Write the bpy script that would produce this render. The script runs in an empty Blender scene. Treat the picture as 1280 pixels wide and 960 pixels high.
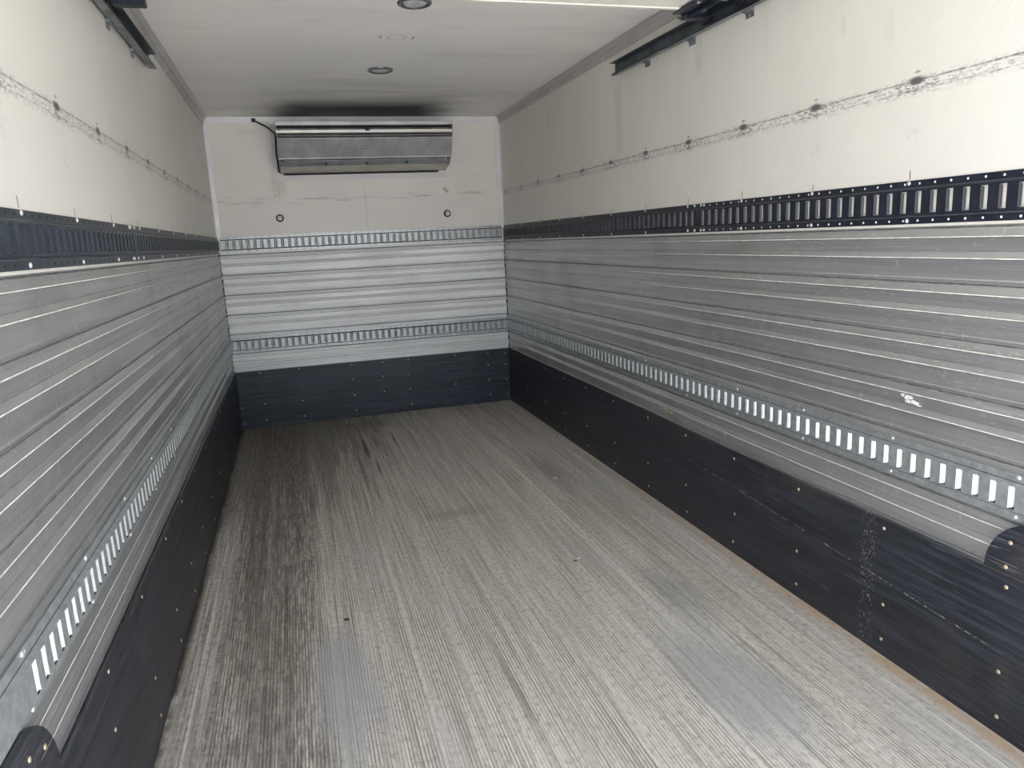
import bpy, bmesh, math, random
from mathutils import Matrix, Vector
random.seed(7)
sc = bpy.context.scene
COL = sc.collection
W, L, H, Y0 = 2.3, 5.82, 2.41, 0.66        # box interior: width, front wall, ceiling height, door opening

# ------------------------------------------------------------------ camera
def look(yaw, pitch, roll):
    cy, sy, cp, sp = math.cos(yaw), math.sin(yaw), math.cos(pitch), math.sin(pitch)
    f = Vector((sy*cp, cy*cp, sp)); r0 = Vector((cy, -sy, 0)); u0 = r0.cross(f)
    r = math.cos(roll)*r0 + math.sin(roll)*u0
    u = -math.sin(roll)*r0 + math.cos(roll)*u0
    return Matrix(((r.x, u.x, -f.x), (r.y, u.y, -f.y), (r.z, u.z, -f.z)))
cd = bpy.data.cameras.new('camera'); cam = bpy.data.objects.new('camera', cd); COL.objects.link(cam)
cam.matrix_world = Matrix.Translation((.5375, -.3188, 1.4184)) @ look(.2802, -.1978, -.0490).to_4x4()
cd.sensor_width = 36; cd.lens = 913.82/1280*36; cd.clip_start = .02; cd.clip_end = 500
sc.camera = cam

# ------------------------------------------------------------------ sky, sun, exposure
wd = bpy.data.worlds.new('world'); sc.world = wd; wd.use_nodes = True
wn = wd.node_tree.nodes; wl = wd.node_tree.links
bg = wn['Background']
sky = wn.new('ShaderNodeTexSky'); sky.sky_type = 'NISHITA'; sky.sun_disc = False
sky.sun_elevation = math.radians(48); sky.sun_rotation = math.radians(20)
sky.air_density = 1.0; sky.dust_density = 4.0; sky.ozone_density = 1.0
hz = wn.new('ShaderNodeMixRGB'); hz.inputs[0].default_value = .62
hz.inputs[2].default_value = (5.4, 5.5, 5.65, 1)
wl.new(sky.outputs[0], hz.inputs[1]); wl.new(hz.outputs[0], bg.inputs[0])
bg.inputs[1].default_value = .195
sd = bpy.data.lights.new('sun', 'SUN'); sd.energy = 8.3; sd.angle = math.radians(1.5); sd.color = (1, .985, .955)
sun = bpy.data.objects.new('sun', sd); COL.objects.link(sun)
sun.rotation_euler = Vector((-.55, .45, 1)).to_track_quat('Z', 'Y').to_euler()
sc.view_settings.view_transform = 'Standard'; sc.view_settings.look = 'None'
sc.view_settings.gamma = 1; sc.view_settings.exposure = 1.47

# ------------------------------------------------------------------ materials
class NT:
    def __init__(s, name):
        s.m = bpy.data.materials.new(name); s.m.use_nodes = True
        s.n = s.m.node_tree.nodes; s.l = s.m.node_tree.links
        s.b = s.n['Principled BSDF']
        g = s.n.new('ShaderNodeNewGeometry'); s.pos = g.outputs['Position']
        sp = s.n.new('ShaderNodeSeparateXYZ'); s.l.new(s.pos, sp.inputs[0])
        s.x, s.y, s.z = sp.outputs
    def put(s, sock, v):
        if isinstance(v, bpy.types.NodeSocket): s.l.new(v, sock)
        else: sock.default_value = v
    def math(s, op, a, b=0., c=None, clamp=False):
        n = s.n.new('ShaderNodeMath'); n.operation = op; n.use_clamp = clamp
        s.put(n.inputs[0], a); s.put(n.inputs[1], b)
        if c is not None: s.put(n.inputs[2], c)
        return n.outputs[0]
    def noise(s, scale=(1, 1, 1), sc_=1., detail=4., rough=.55, off=0.):
        mp = s.n.new('ShaderNodeMapping'); s.l.new(s.pos, mp.inputs[0])
        mp.inputs['Scale'].default_value = scale; mp.inputs['Location'].default_value = (off, off*1.7, off*.6)
        n = s.n.new('ShaderNodeTexNoise'); s.l.new(mp.outputs[0], n.inputs['Vector'])
        n.inputs['Scale'].default_value = sc_; n.inputs['Detail'].default_value = detail; n.inputs['Roughness'].default_value = rough
        return n.outputs[0]
    def step(s, v, a, b, lo=0., hi=1.):
        n = s.n.new('ShaderNodeMapRange'); n.interpolation_type = 'SMOOTHSTEP'
        s.put(n.inputs[0], v)
        for i, q in enumerate((a, b, lo, hi)): n.inputs[i+1].default_value = q
        return n.outputs[0]
    def band(s, v, c, w, soft):         # 1 inside |v-c|<w, fading over soft
        return s.step(s.math('ABSOLUTE', s.math('SUBTRACT', v, c)), w, w+soft, 1., 0.)
    def mix(s, f, a, b):
        n = s.n.new('ShaderNodeMixRGB'); s.put(n.inputs[0], f)
        for i, q in ((1, a), (2, b)): s.put(n.inputs[i], q if isinstance(q, bpy.types.NodeSocket) else (*q, 1) if len(q) == 3 else q)
        return n.outputs[0]
    def bump(s, h, strength=.3, dist=.002):
        n = s.n.new('ShaderNodeBump'); n.inputs['Strength'].default_value = strength
        n.inputs['Distance'].default_value = dist; s.l.new(h, n.inputs['Height'])
        s.l.new(n.outputs[0], s.b.inputs['Normal'])
    def done(s, col, rough=.5, metal=0., spec=None):
        s.put(s.b.inputs['Base Color'], col if isinstance(col, bpy.types.NodeSocket) else (*col, 1))
        s.put(s.b.inputs['Roughness'], rough); s.put(s.b.inputs['Metallic'], metal)
        if spec is not None: s.b.inputs['Specular IOR Level'].default_value = spec
        return s.m
def plain(name, col, rough=.5, metal=0., nscale=30, amt=.15):
    t = NT(name); n = t.noise((1, 1, 1), nscale)
    d = tuple(c*(1-amt*1.5) for c in col); e = tuple(min(1, c*(1+amt)) for c in col)
    return t.done(t.mix(t.step(n, .3, .7), d, e), rough, metal)

def cream(name, kind):
    t = NT(name)
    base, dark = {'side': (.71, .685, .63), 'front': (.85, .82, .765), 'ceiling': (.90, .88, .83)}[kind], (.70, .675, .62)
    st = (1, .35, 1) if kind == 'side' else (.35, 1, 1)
    c = t.mix(t.step(t.noise((1, 1, 1), 1.6, 5), .35, .75), base, tuple(q*.95 for q in base))
    c = t.mix(t.math('MULTIPLY', t.step(t.noise(st, 14, 5), .52, .8), .35), c, dark)
    black = (.055, .052, .06)
    if kind == 'side':
        per = t.math('ABSOLUTE', t.math('SUBTRACT', t.math('FRACT', t.math('DIVIDE', t.math('SUBTRACT', t.y, 1.47-.21125), .4225)), .5))
        dy = t.math('MULTIPLY', per, .4225)                       # distance to the nearest stud
        wob = t.math('MULTIPLY', t.math('SUBTRACT', t.noise((1, 1, 1), 3, 2), .5), .012)
        z = t.math('ADD', t.z, wob)
        near = t.step(t.y, 1.2, 4.2, 1., .55)
        fine = t.step(t.noise((1, .45, 1.3), 150, 3, .6), .47, .6)
        line = t.math('MULTIPLY', t.band(z, 1.800, .0008, .0035), t.step(t.noise((0.2, 1, .3), 26, 5, .7), .35, .62, .25, .9))
        smear = t.math('MULTIPLY', t.math('MULTIPLY', t.band(z, 1.785, .008, .026), fine), t.step(dy, .0, .17, .85, .38))
        line2 = t.math('MULTIPLY', t.band(z, 1.774, .0006, .003), t.step(t.noise((.2, 1, .3), 24, 4, .7, off=3), .4, .7, .15, .8))
        ry = t.math('MULTIPLY', dy, .38)
        def blob(zc, r, soft):
            dz = t.math('SUBTRACT', z, zc)
            q = t.math('SQRT', t.math('ADD', t.math('MULTIPLY', ry, ry), t.math('MULTIPLY', dz, dz)))
            q = t.math('ADD', q, t.math('MULTIPLY', t.math('SUBTRACT', t.noise((1, .5, 1), 60, 3), .5), .012))
            return t.step(q, r, r+soft, 1., 0.)
        bl = t.math('MAXIMUM', blob(1.800, .006, .010), t.math('MULTIPLY', blob(1.774, .001, .009), .75))
        bl = t.math('MAXIMUM', bl, t.math('MULTIPLY', blob(1.823, .0, .006), .7))
        tot = t.math('MAXIMUM', t.math('MAXIMUM', line, smear), t.math('MAXIMUM', line2, bl))
        rub = t.math('MULTIPLY', t.math('MULTIPLY', t.band(dy, 0, .008, .03), t.band(t.z, 1.69, .03, .06)), t.step(t.noise((1, .6, 1), 90, 3), .5, .68, 0, .13))
        tot = t.math('MAXIMUM', tot, rub)
        c = t.mix(t.math('MULTIPLY', tot, t.step(t.y, 3.5, 5.6, .92, .55)), c, black)
        # old smears and runs on the panel
        for (yc, wy, za, zb, a) in ((3.47, .05, 1.82, 2.2, .22), (2.65, .03, 2.07, 2.22, .18), (1.777, .012, 2.0, 2.06, .2), (1.58, .02, 1.93, 2.02, .12)):
            m = t.math('MULTIPLY', t.band(t.math('ADD', t.y, t.math('MULTIPLY', wob, 2.)), yc, wy*.6, wy*.6), t.band(t.z, (za+zb)/2, (zb-za)/2-.03, .05))
            m = t.math('MULTIPLY', m, t.step(t.noise((1, 1, .3), 45, 4), .25, .6, .35, 1))
            m = t.math('MULTIPLY', m, t.step(t.x, 1., 2., 0, a))
            c = t.mix(m, c, (.32, .30, .26))
        run = t.math('MULTIPLY', t.step(t.noise((1, 9, .12), 1.4, 3), .5, .75), t.step(t.z, 1.75, 2.2, 0, .16))
        c = t.mix(run, c, (.45, .42, .36))
    if kind == 'front':
        m = t.math('MULTIPLY', t.band(t.z, 1.79, .012, .03), t.step(t.noise((.16, 1, 1.6), 26, 4), .52, .7, 0, .5))
        c = t.mix(m, c, (.25, .24, .22))
        m = t.math('MULTIPLY', t.band(t.x, 1.155, .0015, .002), t.math('MULTIPLY', t.band(t.z, 1.70, .15, .02), .35))
        c = t.mix(m, c, (.3, .28, .25))
        m = t.math('MULTIPLY', t.band(t.x, .5, .02, .06), t.math('MULTIPLY', t.band(t.z, 1.99, .1, .12), .25))
        c = t.mix(m, c, (.3, .28, .25))
    if kind == 'ceiling':
        wx = t.math('ADD', t.x, t.math('MULTIPLY', t.math('SUBTRACT', t.noise((1, 1, 1), 4, 3), .5), .25))
        soot = t.math('MULTIPLY', t.band(wx, 1.15, .42, .30), t.step(t.y, 4.95, 5.55, 0, 1))  # soot stain, with some shading by the unit painted into it
        c = t.mix(t.math('MULTIPLY', soot, .97), c, (.035, .034, .04))
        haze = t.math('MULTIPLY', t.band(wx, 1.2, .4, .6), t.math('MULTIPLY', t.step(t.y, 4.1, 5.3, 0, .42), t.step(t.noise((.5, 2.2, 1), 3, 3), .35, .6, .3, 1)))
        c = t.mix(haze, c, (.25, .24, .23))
        st_ = t.math('MULTIPLY', t.step(t.noise((.35, 2.2, 1), 1.6, 3), .48, .7, 0, .16), t.step(t.y, 2.5, 3.6, .4, 1))
        c = t.mix(st_, c, (.36, .34, .31))
        ex = t.math('SUBTRACT', t.x, 1.142); ey = t.math('SUBTRACT', t.y, 3.527)
        rr = t.math('SQRT', t.math('ADD', t.math('MULTIPLY', ex, ex), t.math('MULTIPLY', ey, ey)))
        ring = t.math('MULTIPLY', t.band(rr, .045, .003, .003), .4)
        c = t.mix(ring, c, (.3, .28, .25))
        tk = t.math('MULTIPLY', t.band(t.math('ABSOLUTE', ex), .08, .004, .003), t.math('MULTIPLY', t.band(ey, 0, .025, .006), .6))
        c = t.mix(tk, c, (.2, .19, .18))
        for (a, b) in ((1.13, 4.75), (1.1, 5.2), (1.17, 4.42), (1.15, 2.75)):
            ax = t.math('SUBTRACT', t.x, a); ay = t.math('SUBTRACT', t.y, b)
            r2 = t.math('SQRT', t.math('ADD', t.math('MULTIPLY', ax, ax), t.math('MULTIPLY', ay, ay)))
            c = t.mix(t.math('MULTIPLY', t.band(r2, .028, .004, .004), .4), c, (.85, .83, .78))
    v = t.noise((1, .8, 1), 75, 3)
    t.bump(v, .22, .003)
    return t.done(c, .42 if kind != 'ceiling' else .5)

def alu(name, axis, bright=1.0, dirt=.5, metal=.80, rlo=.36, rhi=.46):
    t = NT(name)
    s1 = (12, .35, 12) if axis == 'y' else (.35, 12, 12)
    s2 = (60, .8, 60) if axis == 'y' else (.8, 60, 60)
    a = t.noise(s1, 3, 6, .6); b = t.noise(s2, 3, 4, .6, 5.)
    blot = t.noise((1, 1, 1), 3.2, 5, .6, 2.)
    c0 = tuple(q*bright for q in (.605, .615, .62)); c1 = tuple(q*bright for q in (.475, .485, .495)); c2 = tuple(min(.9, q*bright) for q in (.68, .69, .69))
    c = t.mix(t.step(a, .35, .7), c0, c1)
    c = t.mix(t.step(b, .45, .75, 0, .7), c, c2)
    c = t.mix(t.math('MULTIPLY', t.step(blot, .45, .8), dirt), c, (.36*bright, .36*bright, .36*bright))
    # scuffs: short pale scratches in patches
    s3 = (26, 6, 40) if axis == 'y' else (6, 26, 40)
    sc1 = t.math('MULTIPLY', t.step(t.noise(s3, 4, 3, .7, 9.), .58, .66), t.step(t.noise((1, .8, 2), 1.7, 3, .5, 4.), .49, .62))
    sc2 = t.math('MULTIPLY', t.step(t.noise((20, 20, 9), 3, 2, .5, 1.), .67, .72), .6)
    c = t.mix(t.math('MULTIPLY', t.math('MAXIMUM', sc1, sc2), .75), c, (.82, .82, .8))
    r = t.step(blot, .3, .7, rlo, rhi)
    t.bump(b, .05, .001)
    return t.done(c, r, metal)

def kick(name, base, axis):
    t = NT(name)
    s = (1, .07, 1.6) if axis == 'y' else (.07, 1, 1.6)
    g = t.noise(s, 42, 5, .65); h = t.noise(s, 9, 4, .6, 3.)
    c = t.mix(t.step(g, .38, .68), base, tuple(q*2.3+.006 for q in base))
    c = t.mix(t.math('MULTIPLY', t.step(h, .5, .75), .6), c, tuple(q*.45 for q in base))
    c = t.mix(t.math('MULTIPLY', t.step(t.noise((1, 1, 1), 3.5, 4), .55, .75), .35), c, (.075, .066, .055))
    s2 = (1, .1, 3.2) if axis == 'y' else (.1, 1, 3.2)
    scr = t.math('MULTIPLY', t.step(t.noise(s2, 60, 3, .6, 7.), .64, .72), t.step(t.noise((1, .7, 1), 2.3, 2), .42, .6, .15, .6))
    c = t.mix(scr, c, (.36, .36, .37))
    edge = t.math('MULTIPLY', t.math('MULTIPLY', t.step(t.z, .468, .473), t.step(t.z, .4745, .4748, 1, 0)), t.step(t.noise(s, 14, 4), .35, .6, .1, .8))
    c = t.mix(edge, c, (.17, .165, .16))
    # broken straight scrape running down the near board
    if axis == 'y':
        ln = t.math('SUBTRACT', t.z, t.math('ADD', .30, t.math('MULTIPLY', t.math('SUBTRACT', t.y, 2.2), .05)))
        m = t.math('MULTIPLY', t.band(ln, 0, .0012, .0016), t.math('MULTIPLY', t.band(t.y, 1.95, .75, .2), t.step(t.noise((.2, 1, 1), 55, 4, .7), .46, .62, 0, .55)))
        c = t.mix(t.math('MULTIPLY', m, t.step(t.x, 1, 1.2)), c, (.5, .5, .5))
    if axis == 'y':
        m = t.math('MULTIPLY', t.band(t.y, 1.545, .012, .035), t.step(t.noise((1, 1, 1), 130, 3), .55, .68, 0, .55))
        c = t.mix(t.math('MULTIPLY', m, t.step(t.x, 1, 1.2)), c, (.40, .37, .34))
    t.bump(g, .25, .0015)
    return t.done(c, t.step(g, .3, .8, .38, .55), 0, .45)

def floor_mat(name, smooth=False):
    t = NT(name)
    s = (60, .5, 1); s2 = (190, 1.2, 1)
    a = t.noise(s, 1, 5, .7); b = t.noise(s2, 1, 3, .6, 4.); p = t.noise((1, .5, 1), 3.4, 6, .6, 2.); g = t.noise((1, .6, 1), 60, 5, .7, 6.)
    c = t.mix(t.step(a, .34, .68), (.68, .635, .57), (.55, .505, .445))
    c = t.mix(t.step(b, .42, .62, 0, .7), c, (.82, .775, .70))
    c = t.mix(t.step(b, .42, .32, 0, .75), c, (.30, .27, .235))
    c = t.mix(t.step(g, .48, .68, 0, .7), c, (.31, .28, .245))
    c = t.mix(t.step(g, .45, .3, 0, .35), c, (.85, .82, .76))
    c = t.mix(t.step(p, .5, .72, 0, .4), c, (.56, .565, .57))
    groove = t.step(t.z, -.0005, -.0014)
    c = t.mix(t.math('MULTIPLY', groove, t.step(t.noise((22, 1.6, 1), 1, 4, .7, 11.), .35, .65, .15, .85)), c, (.25, .218, .18))
    # brown-black grime, heavier on the left and toward the front wall
    grime_shade = t.math('ADD', t.step(t.x, .15, 1.5, .20, -.04), t.step(t.y, 2.6, 5.6, -.03, .17))
    gr = t.math('MULTIPLY', t.step(t.math('ADD', t.math('ADD', t.math('MULTIPLY', t.noise((16, .5, 1), 1.3, 6, .68, 8.), .5), t.math('MULTIPLY', t.noise((95, 2.5, 1), 1, 5, .7), .5)), grime_shade), .60, .80), t.step(g, .3, .6, .5, 1))
    c = t.mix(t.math('MULTIPLY', gr, .8), c, (.11, .09, .075))
    def patch(c, x, y, rx, ry, col, a, soft=.6):
        ex = t.math('DIVIDE', t.math('SUBTRACT', t.x, x), rx); ey = t.math('DIVIDE', t.math('SUBTRACT', t.y, y), ry)
        q = t.math('SQRT', t.math('ADD', t.math('MULTIPLY', ex, ex), t.math('MULTIPLY', ey, ey)))
        q = t.math('ADD', q, t.math('MULTIPLY', t.math('SUBTRACT', t.noise((32, 2.6, 1), 1, 6, .65), .5), 1.7))
        return t.mix(t.step(q, 1-soft, 1., a, 0), c, col)
    c = patch(c, .905, 4.75, .022, .65, (.045, .038, .034), .85, .9)
    c = patch(c, .94, 4.3, .012, .35, (.06, .05, .045), .8, .9)
    c = patch(c, 1.13, 4.9, .010, .5, (.09, .08, .07), .7, .9)
    c = patch(c, 1.0, 5.5, .25, .35, (.08, .07, .06), .45, .95)
    spl = t.step(t.noise((70, 9, 1), 1, 5, .75, 13.), .42, .58)
    c = t.mix(t.math('MULTIPLY', spl, t.math('MULTIPLY', t.band(t.x, .33, .12, .12), .6)), c, (.12, .095, .075))
    c = patch(c, .28, 3.0, .11, 1.6, (.16, .125, .105), .3)
    c = patch(c, .34, 2.0, .13, .7, (.16, .13, .11), .3)
    c = patch(c, 1.93, 3.75, .12, .5, (.26, .265, .275), .6, .95)
    c = patch(c, 1.87, 2.1, .13, .38, (.29, .30, .315), .6, .95)
    c = patch(c, 1.75, 1.5, .2, .4, (.36, .375, .39), .6)
    c = patch(c, .56, 1.9, .14, .5, (.42, .435, .45), .7)
    c = patch(c, 1.085, 1.75, .018, .5, (.16, .14, .12), .55, .95)
    c = patch(c, 1.25, 3.3, .3, .1, (.22, .20, .18), .35, .95)
    ed = t.math('MULTIPLY', t.step(t.x, 2.20, 2.27), t.step(t.noise((6, 2, 1), 3, 4), .35, .6, .2, .9))
    c = t.mix(t.math('MULTIPLY', ed, t.step(t.y, 1.2, 4.5, .8, .25)), c, (.62, .41, .24))
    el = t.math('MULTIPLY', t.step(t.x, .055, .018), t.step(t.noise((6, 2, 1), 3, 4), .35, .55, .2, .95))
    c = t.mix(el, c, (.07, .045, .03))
    spk = t.step(t.noise((1, 1, 1), 150, 2), .72, .76, 0, .7)
    c = t.mix(spk, c, (.85, .84, .8))
    t.bump(b, .25, .0015)
    return t.done(c, t.step(a, .3, .7, .45, .65), .12)

M = {}
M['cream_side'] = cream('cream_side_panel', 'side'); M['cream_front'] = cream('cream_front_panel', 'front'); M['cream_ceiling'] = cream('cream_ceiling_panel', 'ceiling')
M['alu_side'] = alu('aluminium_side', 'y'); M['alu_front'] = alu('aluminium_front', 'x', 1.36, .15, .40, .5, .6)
M['edge'] = plain('worn_lit_edge', (.80, .77, .70), .5, .1)  # lip edges pale from wear, with an edge highlight painted in
M['galv'] = plain('galvanised_steel', (.46, .49, .505), .40, .65, 45, .12)
M['galv_lip'] = plain('lit_lip_zinc', (.78, .81, .82), .4, .5, 45, .05)  # zinc lightened to paint door light onto the slot lips
M['galv_front'] = plain('dull_galvanised_steel', (.40, .42, .435), .40, .7, 45, .08)
M['black_side'] = plain('black_painted_steel', (.012, .015, .026), .38, .0, 20, .2)
M['grey_left'] = plain('lit_blue_black_steel', (.022, .030, .044), .34, .0, 20, .2)  # black paint lightened for the light the left track lips catch
M['kick_side'] = kick('black_side_board', (.015, .0175, .024), 'y'); M['kick_front'] = kick('blue_black_front_board', (.019, .026, .039), 'x'); M['plate'] = kick('black_corner_plate', (.016, .018, .024), 'y')
M['floor'] = floor_mat('ribbed_aluminium_floor')
M['core'] = plain('foam_core_skin', (.6, .6, .58), .7)
M['trim'] = plain('dull_aluminium_trim', (.50, .485, .47), .45, .4, 8, .04)
M['trim_pale'] = plain('pale_aluminium_trim', (.78, .77, .78), .4, .3, 8, .04)
M['screw'] = plain('brass_tinted_screw', (.72, .60, .40), .35, .6)
M['rivet'] = plain('bright_rivet', (.78, .78, .76), .35, .5)
M['seam'] = plain('board_seam_dark', (.22, .22, .22), .6, .3, 30, .2)  # darker tone for board creases, grooves and lines under the lips
M['grime_shade'] = plain('crease_shade', (.085, .085, .09), .7)  # slope shade painted into the track creases, also dark slot outlines
M['dot'] = plain('pale_hole_disc', (.8, .79, .76), .5)
M['dark'] = plain('dark_cavity', (.012, .012, .016), .7)
M['rubber'] = plain('black_rubber', (.02, .02, .022), .6)
M['steel_rail'] = plain('blued_steel_rail', (.075, .09, .105), .42, .5, 12, .3)
M['steel_lip'] = plain('grey_steel_lip', (.20, .215, .225), .42, .55, 12, .3)
M['unit'] = plain('unit_grey_steel', (.43, .43, .43), .42, .25, 9, .12)
M['unit_band'] = plain('unit_dark_band', (.33, .335, .345), .4, .35, 9, .15)
M['unit_pan'] = plain('unit_drip_pan', (.58, .54, .49), .45, .15, 9, .08)
M['louver'] = plain('louver_bar', (.66, .63, .59), .4, .2, 9, .05)
M['flange'] = plain('pale_flange', (.74, .72, .71), .5, .1, 8, .03)
M['door'] = plain('door_skin', (.84, .81, .72), .45, 0, 6, .06)
M['lens'] = plain('lamp_lens', (.50, .51, .52), .25, 0)
M['bezel'] = plain('lamp_bezel', (.22, .22, .23), .35, .7)
M['paper'] = plain('torn_paper', (.86, .84, .8), .8, 0, 60, .15)
M['paper_yellow'] = plain('yellowed_paper', (.62, .57, .40), .8, 0, 60, .3)
M['green'] = plain('yellow_green_label', (.62, .66, .30), .6)
M['tan'] = plain('tan_label', (.42, .30, .16), .6)
M['white'] = plain('white_plastic', (.82, .82, .8), .4)
M['ink'] = plain('pen_ink', (.06, .06, .07), .8)
M['concrete'] = plain('pale_concrete', (.56, .56, .565), .85, 0, 1.5, .1)
M['soil'] = plain('dark_chip', (.08, .07, .06), .8)

# ------------------------------------------------------------------ helpers
class MB:
    def __init__(s): s.v = []; s.f = []; s.mi = []
    def quad(s, a, b, c, d, m=0):
        n = len(s.v); s.v += [tuple(a), tuple(b), tuple(c), tuple(d)]; s.f.append((n, n+1, n+2, n+3)); s.mi.append(m)
    def poly(s, pts, m=0):
        n = len(s.v); s.v += [tuple(p) for p in pts]; s.f.append(tuple(range(n, n+len(pts)))); s.mi.append(m)
    def box(s, x0, x1, y0, y1, z0, z1, m=0):
        p = [(x, y, z) for z in (z0, z1) for y in (y0, y1) for x in (x0, x1)]
        n = len(s.v); s.v += p
        for q in ((0, 2, 3, 1), (4, 5, 7, 6), (0, 1, 5, 4), (2, 6, 7, 3), (0, 4, 6, 2), (1, 3, 7, 5)):
            s.f.append(tuple(n+i for i in q)); s.mi.append(m)
    def extrude(s, prof, fn, a, b, m=0, closed=True, mats=None, caps=True):   # prof: (u,w) list, fn(t,u,w)->xyz
        k = len(prof); n = len(s.v)
        s.v += [fn(a, *p) for p in prof] + [fn(b, *p) for p in prof]
        for i in range(k if closed else k-1):
            j = (i+1) % k; s.f.append((n+i, n+j, n+k+j, n+k+i)); s.mi.append(mats[i] if mats else m)
        if closed and caps:
            s.f.append(tuple(range(n, n+k))); s.mi.append(m); s.f.append(tuple(range(n+2*k-1, n+k-1, -1))); s.mi.append(m)
    def mesh(s, name, mats, smooth=False, weld=True):
        me = bpy.data.meshes.new(name); me.from_pydata(s.v, [], s.f); me.update()
        for m in mats: me.materials.append(m)
        me.polygons.foreach_set('material_index', s.mi)
        bm = bmesh.new(); bm.from_mesh(me)
        if weld: bmesh.ops.remove_doubles(bm, verts=bm.verts, dist=1e-6)
        bmesh.ops.recalc_face_normals(bm, faces=bm.faces)
        if smooth:
            for f in bm.faces: f.smooth = True
        bm.to_mesh(me); bm.free()
        return me
def link(name, me, parent=None, loc=(0, 0, 0), rot=(0, 0, 0), **props):
    o = bpy.data.objects.new(name, me); COL.objects.link(o); o.location = loc; o.rotation_euler = rot
    if parent is not None: o.parent = parent
    for k, v in props.items(): o[k] = v
    return o
def thing(name, label, cat, group=None, loc=(0, 0, 0), me=None):
    o = bpy.data.objects.new(name, me); COL.objects.link(o); o.location = loc; o['label'] = label; o['category'] = cat
    if group: o['group'] = group
    return o
def structure(name, me, label):
    return link(name, me, kind='structure', label=label, category=name.split('_')[0])
def boxmesh(name, x0, x1, y0, y1, z0, z1, mat, bev=0.):
    b = MB(); b.box(x0, x1, y0, y1, z0, z1); me = b.mesh(name, [mat])
    if bev:
        bm = bmesh.new(); bm.from_mesh(me); bmesh.ops.bevel(bm, geom=bm.edges[:], offset=bev, segments=2, affect='EDGES'); bm.to_mesh(me); bm.free()
    return me
# wall mapping: s along the wall, h height, d distance into the room
def RT(s, h, d): return (W-d, s, h)
def LT(s, h, d): return (d, s, h)
def FT(s, h, d): return (s, L-d, h)
def rotfor(fn):      # orient a +Z dome so that it points into the room
    return {RT: (0, -math.pi/2, 0), LT: (0, math.pi/2, 0), FT: (math.pi/2, 0, 0)}[fn]
def dome(name, r, h, mat, seg=10):
    b = MB(); rings = [(r, 0), (r*.86, h*.55), (r*.5, h*.9)]
    pts = [[(q*math.cos(2*math.pi*i/seg), q*math.sin(2*math.pi*i/seg), z) for i in range(seg)] for q, z in rings]
    for k in range(2):
        for i in range(seg): b.quad(pts[k][i], pts[k][(i+1) % seg], pts[k+1][(i+1) % seg], pts[k+1][i])
    b.poly(pts[2]); b.poly(pts[0][::-1])
    return b.mesh(name, [mat], smooth=True)
SCREW = dome('screw', .0062, .003, M['screw']); RIVET = dome('rivet', .0068, .004, M['rivet']); BOLT = dome('bolt', .006, .004, M['steel_lip'])

# ------------------------------------------------------------------ setting: outside ground, floor
structure('ground', boxmesh('ground', -40, 40, -60, 30, -1.3, -1.2, M['concrete']), 'pale concrete yard outside the open rear of the truck')
fl = structure('floor', boxmesh('floor', 0, W, Y0-.04, L, -.09, -.004, M['core']), 'grey worn ribbed aluminium truck floor')
P = .0106
def plank(x0, x1, band=None):
    b = MB(); prof = [(x0+.0008, -.0035), (x0+.0008, 0)]
    x = x0+.004
    while x+P < x1-.002:
        if band and band[0] < x+P*.5 < band[1]: x += P; continue
        prof += [(x, 0), (x+.0016, -.0016), (x+.0042, -.0016), (x+.0058, 0)]; x += P
    prof += [(x1-.0008, 0), (x1-.0008, -.0035)]
    b.extrude(prof, lambda t, u, w: (u, t, w), Y0-.04, L-.001, closed=True)
    return b.mesh('floor_plank', [M['floor']])
cuts = [.165, .296, .56, .825, 1.09, 1.355, 1.62, 1.885, 2.15]
bands = [None, (.535, .56), (.803, .825), None, None, (1.6, 1.62), (1.725, 1.76), (2.12, 2.15)]
for i in range(8): link('floor_plank', plank(cuts[i], cuts[i+1], bands[i]), fl)
for (a, b_, r) in ((0.001, .165, .088), (2.15, 2.299, 2.195)):       # smooth edge boards with one raised bead
    b = MB(); b.extrude([(a, -.0035), (a, 0), (r-.006, 0), (r-.003, .002), (r+.003, .002), (r+.006, 0), (b_-.0008, 0), (b_-.0008, -.0035)], lambda t, u, w: (u, t, w), Y0-.04, L-.001)
    link('floor_plank', b.mesh('floor_plank', [M['floor']]), fl, label='smooth floor plank along the wall edge')

# ------------------------------------------------------------------ setting: walls and ceiling
wr = structure('wall_right', boxmesh('wall_right', W+.0005, W+.08, Y0, L+.08, -.09, H+.08, M['core']), 'right wall, cream panel above silver aluminium boards')
wlft = structure('wall_left', boxmesh('wall_left', -.08, -.0005, Y0, L+.08, -.09, H+.08, M['core']), 'left wall, cream panel above silver aluminium boards')
wf = structure('wall_front', boxmesh('wall_front', -.0005, W+.0005, L+.0005, L+.08, -.09, H+.08, M['core']), 'far end wall, cream panel above pale silver aluminium boards')
ce = structure('ceiling', boxmesh('ceiling', 0, W, Y0, L, H+.006, H+.08, M['core']), 'cream ceiling with black soot stain and painted shade above the cooling unit')
def ceilpanel():
    b = MB(); n = 40
    ys = [Y0+(L-Y0)*i/n for i in range(n+1)]
    zz = [H+.002*math.sin(y*8.3)+.0015*math.sin(y*3.1+1) for y in ys]
    for i in range(n):
        b.quad((0.001, ys[i], zz[i]), (W-.001, ys[i], zz[i]), (W-.001, ys[i+1], zz[i+1]), (0.001, ys[i+1], zz[i+1]))
    return b.mesh('ceiling_panel', [M['cream_ceiling']], smooth=True)
link('ceiling_panel', ceilpanel(), ce)
ZJ = [1.392-.1545*i for i in range(7)]
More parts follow.
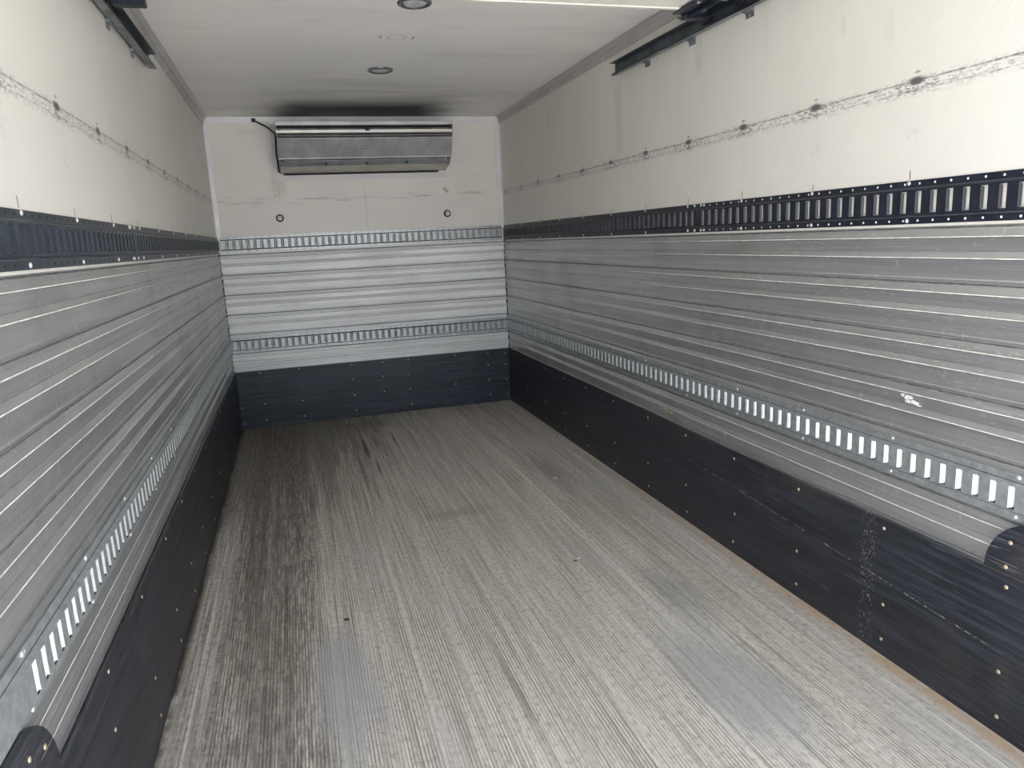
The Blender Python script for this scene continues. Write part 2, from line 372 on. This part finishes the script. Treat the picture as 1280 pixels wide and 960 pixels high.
def board(fn, a, b_, mat, nose=.0118):          # one extruded aluminium wall board: two sloping noses with worn lips and painted edge highlight, interlock groove
    pr = [(0, 0), (0, .004), (-.0022, .0045), (-.0042, .0012), (-.0062, .0042), (-.0085, .0036),
          (-.0296, nose), (-.0325, nose), (-.0331, .0038), (-.0352, .0037), (-.0700, .0036), (-.0716, .0046), (-.0876, nose), (-.0905, nose), (-.0911, .0038), (-.0931, .0037),
          (-.1440, .0036), (-.1480, .0058), (-.1515, .0058), (-.1530, .0020), (-.1544, .0020), (-.1544, 0)]
    mats = [0]*len(pr); mats[6] = mats[12] = 1
    for k in (2, 3, 4, 7, 8, 10, 13, 14): mats[k] = 2
    m = MB(); m.extrude(pr, lambda t, u, w: fn(t, u, w), a, b_, mats=mats)
    return m.mesh('wall_board', [mat, M['edge'], M['seam']])
for fn, wall, a, b_, mat in ((RT, wr, Y0, L-.006, M['alu_side']), (LT, wlft, Y0, L-.006, M['alu_side']), (FT, wf, .006, W-.006, M['alu_front'])):
    me = board(fn, a, b_, mat, .0100 if fn is FT else .0118)
    for i in range(6): link('wall_board', me, wall, (0, 0, ZJ[i]))
    p = MB()
    (x0, y0, z0), (x1, y1, z1) = fn(a-.0055 if fn is FT else a, 1.3925, 0), fn(b_+.0055, H-.002, .004)
    p.box(min(x0, x1), max(x0, x1), min(y0, y1), max(y0, y1), z0, z1)
    link('upper_panel', p.mesh('upper_panel', [M['cream_front'] if fn is FT else M['cream_side']]), wall, label='cream textured panel above the boards')
    # lower backing strip hidden behind the kick board needs no boards
# black sealant in the two far corners, notched between boards
for fn, wall in ((LT, wlft), (RT, wr)):
    b = MB()
    z = .47
    while z < 1.39:
        h = random.uniform(.012, .034); w = random.uniform(.004, .009)
        a1 = fn(L-.0062-w*.6, z, .0035); a2 = fn(L-.0005, z+h, .0035+w)
        b.box(min(a1[0], a2[0]), max(a1[0], a2[0]), a1[1], a2[1], z, z+h)
        z += h+random.choice((.0, .004, .012))
    link('corner_sealant', b.mesh('corner_sealant', [M['dark']], weld=False), wall, label='black sealant beads', kind='stuff')
# pen strokes above the rivets
def penmarks(fn, wall, ys):
    b = MB()
    for y in ys:
        h = random.uniform(.014, .028); z = 1.527
        x0, y0_, _ = fn(y-.0012, z, .004); x1, y1_, _ = fn(y+.0012, z, .0046)
        b.box(min(x0, x1), max(x0, x1), y0_, y1_, z, z+h)
    link('pen_marks', b.mesh('pen_marks', [M['ink']]), wall, label='short pen strokes above the rivets', kind='stuff')
RIVS = [1.05+.4225*k for k in range(12) if 1.05+.4225*k < 5.75]
penmarks(RT, wr, RIVS); penmarks(LT, wlft, RIVS)

# trims
def corner_cove(name, fn, a, label):
    pr = [(0, -.062), (.006, -.062), (.008, -.050), (.006, -.046), (a*.5, -.020), (a*.5+.003, -.022), (a+.004, -.006), (a+.008, -.004), (a+.008, .0), (0, 0)]
    m = MB(); m.extrude(pr, lambda t, u, w: fn(t, H+w-.002, .0045+u), Y0, L-.02)
    o = structure(name, m.mesh(name, [M['trim']]), label)
    for k in range(11):
        y = 1.1+.4225*k
        link('rivet', RIVET, o, fn(y, H-.055, .0045+.008), rotfor(fn))
    return o
corner_cove('trim_1', RT, .014, 'grey aluminium angle along the right edge of the ceiling')
corner_cove('trim_2', LT, .030, 'grey aluminium angle along the left edge of the ceiling')
m = MB(); m.box(.03, W-.03, L-.008, L-.0045, H-.052, H-.004); m.box(.03, W-.03, L-.014, L-.008, H-.034, H-.004)
o = structure('trim_3', m.mesh('trim_3', [M['trim_pale']]), 'pale metal strip where the far wall meets the ceiling')
for k in range(7): link('rivet', RIVET, o, (.12+.34*k, L-.008, H-.043), rotfor(FT), )
def vtrim(name, x0, x1, label, zs=1.527):
    m = MB(); m.box(x0, x1, L-.009, L-.0045, zs, H-.055)
    xw = x0 if x0 < 1 else x1
    m.box(min(xw, xw+(.004 if x0 < 1 else -.004)), max(xw, xw+(.004 if x0 < 1 else -.004)), L-.034, L-.009, zs, H-.055)
    o = structure(name, m.mesh(name, [M['trim_pale']]), label)
    for z in (1.60, 1.74, 1.80, 2.05, 2.3): link('rivet', RIVET, o, ((x0+x1)/2, L-.009, z), rotfor(FT))
vtrim('trim_4', .0045, .036, 'pale metal corner strip at the left end of the far wall')
vtrim('trim_5', W-.042, W-.0045, 'pale metal corner strip at the right end of the far wall')

# ------------------------------------------------------------------ logistics tracks
def track(name, label, fn, s0, s1, z0, d0, mat, pitch, rivs, dots=False, first=None, group=None, slotw=.0185, lips=(.010, .0095, .0012, .006), wd_=.0130, outline=False):
    """pressed steel rail 124 mm high: two flanges, raised web with tall slots whose long sides are turned in"""
    hs = [0, .0225, .0262, .0305, .0340, .0970, .1005, .0978+.0, .1015, .124]
    T = lambda s, h, d: fn(s, z0+h, d0+d)
    b = MB()
    for (h0, dd0, h1, dd1) in ((0, 0, 0, .0022), (0, .0022, .0200, .0022), (.0200, .0022, .0222, .0035), (.0222, .0035, .0265, wd_), (.0265, wd_, .0275, wd_+.0006), (.0275, wd_+.0006, .0310, wd_)):
        for f in (1, -1):
            g0, g1 = (h0, h1) if f == 1 else (.124-h0, .124-h1)
            g0 = g0; b.quad(T(s0, g0, dd0), T(s1, g0, dd0), T(s1, g1, dd1), T(s0, g1, dd1), 1 if h0 in (.0200, .0222) and not (h0 == .0222 and not outline) else 0)  # crease strips take the dark tone as painted shade
    lo, hi, a0, a1 = .0310, .0930, .0305, .0935
    A, B = .0305, .0935
    b.quad(T(s0, .0310, wd_), T(s1, .0310, wd_), T(s1, A+.0005, wd_), T(s0, A+.0005, wd_))
    n = int((s1-s0)/pitch); off = first if first is not None else s0+(s1-s0-n*pitch)/2+pitch/2
    cs = [off+pitch*k for k in range(-2, n+4) if s0+.02 < off+pitch*k < s1-.02]
    prev = s0
    for c in cs:
        l, r = c-slotw/2, c+slotw/2
        if outline:
            e_ = .0036  # width of the dark strips outlining each slot
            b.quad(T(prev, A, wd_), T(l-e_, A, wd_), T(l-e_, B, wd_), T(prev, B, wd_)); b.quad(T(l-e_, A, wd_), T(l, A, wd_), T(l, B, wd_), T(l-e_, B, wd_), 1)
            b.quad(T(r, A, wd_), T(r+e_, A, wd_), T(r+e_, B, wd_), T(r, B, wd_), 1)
        else: b.quad(T(prev, A, wd_), T(l, A, wd_), T(l, B, wd_), T(prev, B, wd_))
        for e, sg, ls, ld in ((l, 1, lips[2], lips[3]), (r, -1, lips[0], lips[1])):   # turned-in lips, slightly bowed
            q = [(e-sg*.0012, wd_+.0005), (e, wd_+.0002), (e+sg*ls*.45, wd_-ld*.35), (e+sg*ls, wd_-ld)]
            for k in range(3):
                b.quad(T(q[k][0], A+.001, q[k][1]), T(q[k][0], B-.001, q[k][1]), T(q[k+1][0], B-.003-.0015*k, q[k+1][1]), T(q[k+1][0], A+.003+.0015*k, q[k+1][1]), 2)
        prev = r+(.0036 if outline else 0)
    b.quad(T(prev, A, wd_), T(s1, A, wd_), T(s1, B, wd_), T(prev, B, wd_))
    for e in (s0, s1): b.poly([T(e, 0, 0), T(e, 0, .0022), T(e, .0222, .0022), T(e, .0265, wd_), T(e, .0975, wd_), T(e, .1018, .0022), T(e, .124, .0022), T(e, .124, 0)])
    o = thing(name, label, 'cargo track', group)
    link('rail', b.mesh('rail', [mat, M['grime_shade'], M['galv_lip'] if mat.name == 'galvanised_steel' else mat]), o)
    dt = MB()
    for c in cs:
        for h in (.0095, .1145):
            k = 8; cen = T(c+pitch*.5 if not dots else c+.004, h, .0026)
            rr = .0033
            pts = []
            for i in range(k):
                q = T(c+.004+rr*math.cos(2*math.pi*i/k), h+rr*math.sin(2*math.pi*i/k), .0028); pts.append(q)
            dt.poly(pts)
            base = [T(c+.004+rr*1.1*math.cos(2*math.pi*i/k), h+rr*1.1*math.sin(2*math.pi*i/k), .0022) for i in range(k)]
            for i in range(k): dt.quad(base[i], base[(i+1) % k], pts[(i+1) % k], pts[i])
    link('hole_discs', dt.mesh('hole_discs', [M['dot'] if dots else (M['dark'] if dots is None else M['galv'])]), o, kind='stuff')  # discs stand in for flange holes
    for y in rivs:
        if s0+.01 < y < s1-.01:
            for h in (.0095, .117): link('rivet', RIVET, o, T(y, h, .0022), rotfor(fn))
    return o
JR, JL = 2.652, 2.60
xr = RIVS + [2.69, 2.60]
track('cargo_track', 'black slotted steel track on right wall, near length with bright slots, under the cream panel', RT, Y0+.01, JR-.002, 1.400, .0045, M['black_side'], .0533, RIVS+[2.60, 2.625], True, 1.163, slotw=.0215, lips=(.005, .006, .001, .0015), wd_=.0085)
track('cargo_track', 'black slotted steel track on right wall, far length running to the corner', RT, JR+.002, L-.02, 1.400, .0045, M['black_side'], .0533, RIVS+[2.68], None, 2.69, slotw=.0215, lips=(.005, .006, .001, .0015), wd_=.0085)
track('cargo_track', 'black slotted steel track on left wall, near length at the left edge of the photo', LT, Y0+.01, JL-.002, 1.400, .0045, M['grey_left'], .0533, RIVS+[2.55, 2.575], None, 1.163, slotw=.0215, lips=(.014, .009, .001, .0015), wd_=.0105)
track('cargo_track', 'black slotted steel track on left wall, far length running to the corner', LT, JL+.002, L-.02, 1.400, .0045, M['grey_left'], .0533, RIVS+[2.64], None, 2.64, slotw=.0215, lips=(.014, .009, .001, .0015), wd_=.0105)
track('cargo_track', 'galvanised slotted track low on right wall, just above the black kick board', RT, Y0+.01, L-.02, .627, .0122, M['galv'], .0533, RIVS, False, 1.163)
track('cargo_track', 'galvanised slotted track low on left wall, just above the black kick board', LT, Y0+.01, L-.02, .627, .0122, M['galv'], .0500, RIVS, False, 1.163)
track('cargo_track', 'upper galvanised slotted track across the far wall, under the cream panel', FT, .024, W-.020, 1.402, .0045, M['galv_front'], .0515, [.22+.265*k for k in range(8)], None, None, None, .0165, lips=(.004, .005, .004, .005), outline=True)
track('cargo_track', 'lower galvanised slotted track across the far wall, above the black board', FT, .024, W-.020, .620, .0122, M['galv_front'], .0515, [.22+.265*k for k in range(8)], None, None, None, .0165, lips=(.004, .005, .004, .005), outline=True)

# ------------------------------------------------------------------ kick boards
def kickboard(label, fn, a, b_, z1, pts, mat):
    o = thing('kick_board', label, 'kick board')
    m = MB(); m.extrude([(0.0005, .0122), (z1, .0122), (z1, .0170), (z1-.003, .0190), (.0005, .0190)], lambda t, u, w: fn(t, u, w), a, b_)
    link('board', m.mesh('board', [mat]), o)
    for s, h in pts: link('screw', SCREW, o, fn(s, h, .0190), rotfor(fn))
    return o
ky = [1.049, 1.474, 1.897, 2.327, 2.731, 3.14, 3.575, 4.01, 4.418, 4.83, 5.285, 5.60]
def jit(s, h): return (s+random.uniform(-.008, .008), h+random.uniform(-.004, .004))
kickboard('long black kick board along the foot of the right wall', RT, Y0, L-.020, .474, [jit(y, h) for y in ky for h in (.438, .182, .052)], M['kick_side'])
kickboard('long black kick board along the foot of the left wall', LT, Y0, L-.020, .474, [jit(y, h) for y in ky for h in (.446, .180, .057)]+[(1.457, .309)], M['kick_side'])
fx = [(.199, .45), (.506, .454), (.925, .447), (1.178, .445), (1.395, .445), (1.797, .448), (2.093, .435), (2.25, .423), (2.09, .333), (2.25, .327), (.927, .325), (1.175, .326),
      (1.39, .323), (.213, .196), (.508, .189), (.928, .19), (1.175, .195), (1.396, .195), (1.792, .195), (2.09, .204), (2.25, .19), (.212, .058), (.507, .058), (.931, .059), (1.4, .063),
      (2.097, .069), (2.256, .056), (.033, .426), (.034, .177), (.043, .045)]
kickboard('blue-black kick board across the foot of the far wall', FT, .001, W-.001, .468, fx, M['kick_front'])
def gusset(label, fn, y1, top, pts):
    o = thing('corner_plate', label, 'plate')
    z0 = .4755; out = [(Y0+.002, z0), (y1, z0)]
    n = 12; ry, rz = .17, top-z0
    for i in range(1, n+1):
        a = math.pi/2*i/n; out.append((y1-ry+ry*math.cos(a), z0+rz*math.sin(a)))
    out.append((Y0+.002, top))
    m = MB(); f = [fn(s, h, .0240) for s, h in out]; g = [fn(s, h, .0152) for s, h in out]
    m.poly(f); m.poly(g[::-1])
    for i in range(len(out)): j = (i+1) % len(out); m.quad(g[i], g[j], f[j], f[i])
    link('plate', m.mesh('plate', [M['plate']]), o)
    for s, h in pts: link('screw', SCREW, o, fn(s, h, .0240), rotfor(fn))
gusset('round-cornered black plate standing on the right kick board', RT, 1.12, .640, [(1.049, .566), (1.056, .495), (.80, .57)])
gusset('round-cornered black plate standing on the left kick board', LT, 1.105, .645, [(1.045, .562), (.975, .588), (.80, .57)])

# ------------------------------------------------------------------ refrigeration unit
u = thing('cooling_unit', 'grey steel cooling unit hung high on the far wall', 'cooling unit', loc=(0, 0, 0))
X0, X1 = .525, 1.81
def strip(name, pts, mat, x0=X0, x1=X1, th=.003, parent=u, **k):
    m = MB(); pr = [(y, z) for y, z in pts]; back = [(y+th, z+th*.4) for y, z in pts][::-1]
    m.extrude(pr+back, lambda t, a, b: (t, a, b), x0, x1)
    return link(name, m.mesh(name, [mat]), parent, **k)
strip('housing_panel', [(5.432, 2.199), (5.436, 2.190), (5.515, 2.068), (5.517, 2.060)], M['unit'])
strip('lower_band', [(5.520, 2.058), (5.548, 2.052), (5.552, 2.044), (5.578, 2.024), (5.584, 2.016)], M['unit_band'])
strip('drip_pan', [(5.586, 2.016), (5.62, 2.004), (5.798, 1.985), (5.812, 1.990)], M['unit_pan'], X0+.005, X1-.004)
strip('top_bar', [(5.396, 2.306), (5.399, 2.282), (5.420, 2.280)], M['unit'], label='grey top rim')
strip('louver', [(5.412, 2.251), (5.416, 2.232), (5.432, 2.228)], M['louver'])
strip('louver', [(5.45, 2.268), (5.456, 2.258), (5.47, 2.254)], M['unit_band'])
strip('louver', [(5.45, 2.222), (5.456, 2.212), (5.47, 2.208)], M['unit_band'])
m = MB(); m.box(X0+.004, X1-.004, 5.60, 5.812, 2.015, 2.30); m.box(X0+.004, X1-.004, 5.475, 5.60, 2.195, 2.30); link('dark_core', m.mesh('dark_core', [M['dark']]), u, label='dark inside behind louvers')
prof = [(5.812, 2.306), (5.393, 2.306), (5.404, 2.26), (5.428, 2.199), (5.515, 2.060), (5.55, 2.044), (5.585, 2.014), (5.812, 1.982)]
for xs in ((X0-.003, X0), (X1, X1+.003)):
    m = MB(); m.extrude(prof, lambda t, a, b: (t, a, b), *xs); link('side_plate', m.mesh('side_plate', [M['unit_band']]), u)
m = MB(); m.box(X0, X1, 5.40, 5.812, 2.306, 2.309); link('top_plate', m.mesh('top_plate', [M['unit']]), u)
m = MB()
fa, fb = .476, 1.832
m.box(fa, fb, 5.8125, 5.8155, 1.930, 1.975); m.box(fa, X0-.004, 5.8125, 5.8155, 1.975, 2.34); m.box(X1+.004, fb, 5.8125, 5.8155, 1.975, 2.34)
link('mounting_flange', m.mesh('mounting_flange', [M['flange']]), u, label='pale flange on the wall')
m = MB(); m.box(X0+.02, X1-.05, 5.795, 5.812, 1.972, 1.984); link('gasket', m.mesh('gasket', [M['dark']]), u)
for x in (.86, 1.16, 1.47): 
    m = MB(); m.box(x-.006, x+.006, 5.560, 5.572, 2.018, 2.048); link('latch', m.mesh('latch', [M['rubber']]), u)
for x in (X0+.02, X1-.03):
    link('rivet', RIVET, u, (x, 5.545, 2.048), rotfor(FT)); link('rivet', RIVET, u, (x, 5.412, 2.243), rotfor(FT))
m = MB()
for (a, b_) in ((1.125, 2.125), (1.150, 2.125), (1.125, 2.143), (1.150, 2.143)): m.box(a-.003, a+.003, 5.4995-(b_-2.09)*.646-.004, 5.4995-(b_-2.09)*.646+.01, b_-.003, b_+.003)
link('vent_holes', m.mesh('vent_holes', [M['dark']]), u, kind='stuff')
for x in (X0+.01, X1-.03):
    m = MB(); m.box(x, x+.02, 5.53, 5.553, 2.046, 2.075); link('corner_clip', m.mesh('corner_clip', [M['rubber']]), u)
m = MB(); m.box(1.155, 1.185, 5.405, 5.418, 2.243, 2.262); link('latch', m.mesh('latch', [M['rubber']]), u)

def tube(name, pts, r, mat, parent=None):
    cu = bpy.data.curves.new(name, 'CURVE'); cu.dimensions = '3D'; cu.bevel_depth = r; cu.bevel_resolution = 2; cu.resolution_u = 6; cu.use_fill_caps = True
    sp = cu.splines.new('BEZIER'); sp.bezier_points.add(len(pts)-1)
    for p, q in zip(sp.bezier_points, pts): p.co = q; p.handle_left_type = p.handle_right_type = 'AUTO'
    o = bpy.data.objects.new('t', cu); COL.objects.link(o)
    me = bpy.data.meshes.new_from_object(o.evaluated_get(bpy.context.evaluated_depsgraph_get())); bpy.data.objects.remove(o)
    me.name = name; me.materials.clear(); me.materials.append(mat)
    for f in me.polygons: f.use_smooth = True
    return me
cb = thing('cable', 'black cable looping from the wall strip down the left side of the cooling unit', 'cable')
link('cord', tube('cord', [(.37, 5.795, 2.378), (.41, 5.775, 2.352), (.455, 5.76, 2.325), (.495, 5.72, 2.285), (.514, 5.62, 2.23), (.508, 5.60, 2.12), (.512, 5.63, 2.05), (.512, 5.76, 1.995)], .006, M['rubber']), cb)
m = MB(); m.box(.352, .382, 5.783, 5.806, 2.366, 2.392); link('plug', m.mesh('plug', [M['rubber']]), cb)

# round plugs and labels on the front wall
def plug(label, x, z):
    o = thing('wall_plug', label, 'plug', loc=(x, L-.004, z))
    b = MB(); seg = 20
    def ring(r0, r1, y0, y1):
        for i in range(seg):
            a, c = 2*math.pi*i/seg, 2*math.pi*(i+1)/seg
            b.quad((r0*math.cos(a), y0, r0*math.sin(a)), (r0*math.cos(c), y0, r0*math.sin(c)), (r1*math.cos(c), y1, r1*math.sin(c)), (r1*math.cos(a), y1, r1*math.sin(a)))
    ring(.030, .028, 0, -.010); ring(.028, .018, -.010, -.012); ring(.018, .016, -.012, -.006)
    link('washer', b.mesh('washer', [M['rubber']], True), o)
    b = MB()
    ring(.0195, .0185, -.004, -.0125); ring(.0185, .007, -.0125, -.0145); b.poly([(.007*math.cos(2*math.pi*i/seg), -.0145, .007*math.sin(2*math.pi*i/seg)) for i in range(seg)])
    link('cap', b.mesh('cap', [M['white']], True), o)
    link('centre_screw', dome('centre_screw', .004, .003, M['bezel']), o, (0, -.0145, 0), (math.pi/2, 0, 0))
plug('round black and white plug on the far wall, left one under the cooling unit', .482, 1.652)
plug('round black and white plug on the far wall, right one under the cooling unit', 1.815, 1.639)
def label_(name, label, x, z, w, h, rot, mats, frame=.006):
    o = thing(name, label, 'label', loc=(x, L-.0042, z)); o.rotation_euler = (0, rot, 0)
    m = MB(); m.box(-w/2, w/2, -.0012, 0, -h/2, h/2); link('border', m.mesh('border', [mats[0]]), o)
    m = MB(); m.box(-w/2+frame, w/2-frame, -.0018, -.0012, -h/2+frame, h/2-frame); link('face', m.mesh('face', [mats[1]]), o)
label_('sticker', 'small yellow-green edged sticker on cream far wall, above the left plug', .479, 1.845, .036, .048, 0.05, (M['green'], M['white']))
label_('sticker', 'small tilted tan sticker on cream far wall, above the right plug', 1.815, 1.831, .026, .048, -.75, (M['tan'], M['paper_yellow']), .005)
def scrap(label, y, z, pts, mat, n=9, d=.0098, r=.02):
    m = MB(); rnd = random.Random(n)
    for (py, pz, w, h) in pts:
        k = 9; P_ = []
        for i in range(k):
            a = 2*math.pi*i/k; q = rnd.uniform(.6, 1.05); P_.append((W-d, y+py+w*q*math.cos(a), z+pz+h*q*math.sin(a)))
        Q = [(p[0]-.0012, p[1], p[2]) for p in P_]
        m.poly(P_); m.poly(Q)
        for i in range(k): m.quad(P_[i], P_[(i+1) % k], Q[(i+1) % k], Q[i])
    o = thing('torn_sticker', label, 'sticker', me=m.mesh('torn_sticker', [mat], weld=False))
scrap('ragged white sticker remnant on the right aluminium wall above the lower track', 1.418, .880, [(.026, .008, .014, .006), (.006, .004, .02, .009), (-.018, -.008, .018, .008), (.008, -.008, .012, .006), (-.034, -.014, .010, .003)], M['paper'], 3, .0098)
scrap('yellowed sticker remnant on the right wall above the black board', 2.93, .515, [(.03, .006, .03, .006), (-.03, .0, .032, .009), (0, -.008, .02, .004)], M['paper_yellow'], 5, .0095)

# ------------------------------------------------------------------ ceiling lights
for (x, y, lab) in ((1.142, 4.225, 'round recessed ceiling light nearer the cooling unit'), (1.143, 2.985, 'round recessed ceiling light at the top edge of the photo')):
    o = thing('ceiling_light', lab, 'light', 'round ceiling lights', loc=(x, y, H))
    b = MB(); seg = 32; R_ = [(.073, -.0002), (.072, -.008), (.064, -.012), (.056, -.010), (.054, -.004)]
    for k in range(4):
        for i in range(seg):
            a, c = 2*math.pi*i/seg, 2*math.pi*(i+1)/seg; (r0, z0), (r1, z1) = R_[k], R_[k+1]
            b.quad((r0*math.cos(a), r0*math.sin(a), z0), (r0*math.cos(c), r0*math.sin(c), z0), (r1*math.cos(c), r1*math.sin(c), z1), (r1*math.cos(a), r1*math.sin(a), z1))
    link('bezel', b.mesh('bezel', [M['bezel']], True), o)
    link('lens', dome('lens', .055, .010, M['lens'], 32), o, (0, 0, -.003), (math.pi, 0, 0))

# ------------------------------------------------------------------ overhead door and its rails
dr = structure('door_1', boxmesh('door_1', .10, 2.135, Y0+.02, 2.44, 2.285, 2.315, M['core']), 'cream overhead door rolled up flat under the ceiling')
sec = [(Y0+.02, 1.24), (1.246, 1.84), (1.846, 2.445)]
for a, b_ in sec:
    m = MB(); m.box(.095, 2.14, a, b_, 2.266, 2.2845); link('door_section', m.mesh('door_section', [M['door']]), dr)
m = MB(); m.box(.095, 2.14, 2.446, 2.462, 2.262, 2.318); link('bottom_seal', m.mesh('bottom_seal', [M['door']]), dr, label='pale sealing edge')
def rail(label, fn, yend, flip):
    o = thing('door_rail', label, 'rail')
    T = lambda s, h, d: fn(s, h+(s-3.46)*.012, d)
    def ex(name, pr, mat, s0=Y0+.02, s1=yend):
        m = MB(); m.extrude(pr, lambda t, u, w: T(t, u, w), s0, s1, caps=True); return link(name, m.mesh(name, [mat]), o)
    # C section, open to the room
    ex('channel', [(2.235, .018), (2.235, .046), (2.238, .046), (2.238, .021), (2.290, .021), (2.290, .052), (2.293, .052), (2.293, .018)], M['steel_rail'])
    ex('lower_lip', [(2.2345, .016), (2.230, .048), (2.2285, .048), (2.2285, .044), (2.232, .0165)], M['steel_lip'])
    for y in (3.12, 2.70, 2.28, 1.86):
        m = MB(); m.extrude([(2.229, .0045), (2.205, .0045), (2.205, .0075), (2.224, .0085), (2.226, .020), (2.234, .022), (2.2345, .0045)], lambda t, u, w: T(t, u, w), y-.025, y+.025)
        c = link('rail_bracket', m.mesh('rail_bracket', [M['steel_lip']]), o)
        link('bolt', BOLT, c, T(y, 2.213, .0078), rotfor(fn))
rail('blue-grey steel door rail high on the right wall', RT, 3.465, 1)
rail('blue-grey steel door rail high on the left wall', LT, 3.455, -1)
def roller(label, fn, y0, drop=0.):
    o = thing('roller_bracket', label, 'bracket')
    T = fn
    def bx(name, s0, s1, h0, h1, d0, d1, mat=M['black_side']):
        m = MB(); p, q = T(s0, h0, d0), T(s1, h1, d1)
        m.box(min(p[0], q[0]), max(p[0], q[0]), s0, s1, h0, h1); me = m.mesh(name, [mat])
        bm = bmesh.new(); bm.from_mesh(me); bmesh.ops.bevel(bm, geom=bm.edges[:], offset=.0025, segments=1, affect='EDGES'); bm.to_mesh(me); bm.free()
        return link(name, me, o)
    bx('bracket_plate', y0-.36, y0, 2.2555, 2.2615, .045, .215)
    bx('bracket_flange', y0-.36, y0-.02, 2.236, 2.2555, .150, .156)
    bx('bracket_flange', y0-.36, y0-.06, 2.232, 2.2555, .086, .092)
    bx('bracket_foot', y0-.02, y0+.02, 2.240-drop*1.2, 2.262, .068, .165)
    m = MB(); seg = 16
    for y in (y0+.05, y0-.20):
        m = MB()
        m.extrude([(.006*math.cos(2*math.pi*i/seg), .006*math.sin(2*math.pi*i/seg)) for i in range(seg)], lambda t, a, b: fn(y+a, 2.258+b, t), .03, .16)
        link('axle', m.mesh('axle', [M['steel_lip']]), o)
        m = MB()
        m.extrude([(.021*math.cos(2*math.pi*i/seg), .021*math.sin(2*math.pi*i/seg)) for i in range(seg)], lambda t, a, b: fn(y+a, 2.258+b, t), .028, .045)
        link('roller', m.mesh('roller', [M['rubber']]), o)
    bx('arm', y0-.0, y0+.075, 2.252, 2.266, .075, .105)
    for (s, d) in ((y0-.08, .12), (y0-.16, .19), (y0-.24, .12), (y0-.30, .12)):
        link('bolt', RIVET, o, fn(s, 2.2555, d), (math.pi, 0, 0))
roller('black roller bracket at the right end of the raised door', RT, 2.50)
roller('black roller bracket at the left end of the raised door', LT, 2.50, .020)

# ------------------------------------------------------------------ chips on the floor
def chip(label, x, y, r, mat, seed):
    rnd = random.Random(seed); bm = bmesh.new(); bmesh.ops.create_icosphere(bm, subdivisions=1, radius=r)
    for v in bm.verts: v.co *= rnd.uniform(.6, 1.15); v.co.z *= .4; v.co.x *= 1.3
    zmin = min(v.co.z for v in bm.verts)
    for v in bm.verts: v.co.z -= zmin
    me = bpy.data.meshes.new('debris_chip'); bm.to_mesh(me); bm.free(); me.materials.append(mat)
    thing('debris_chip', label, 'debris', loc=(x, y, .0003), me=me)
chip('white paint chip lying right of centre on the floor, next to a dark chip', 1.625, 2.535, .010, M['paper'], 1)
chip('dark chip lying right of centre on the floor, next to a white chip', 1.603, 2.512, .008, M['soil'], 2)
chip('small pale chip far back on the right of the floor', 1.907, 3.611, .011, M['paper'], 3)
chip('thin dark sliver on the left half of the floor', .60, 2.366, .012, M['soil'], 4)
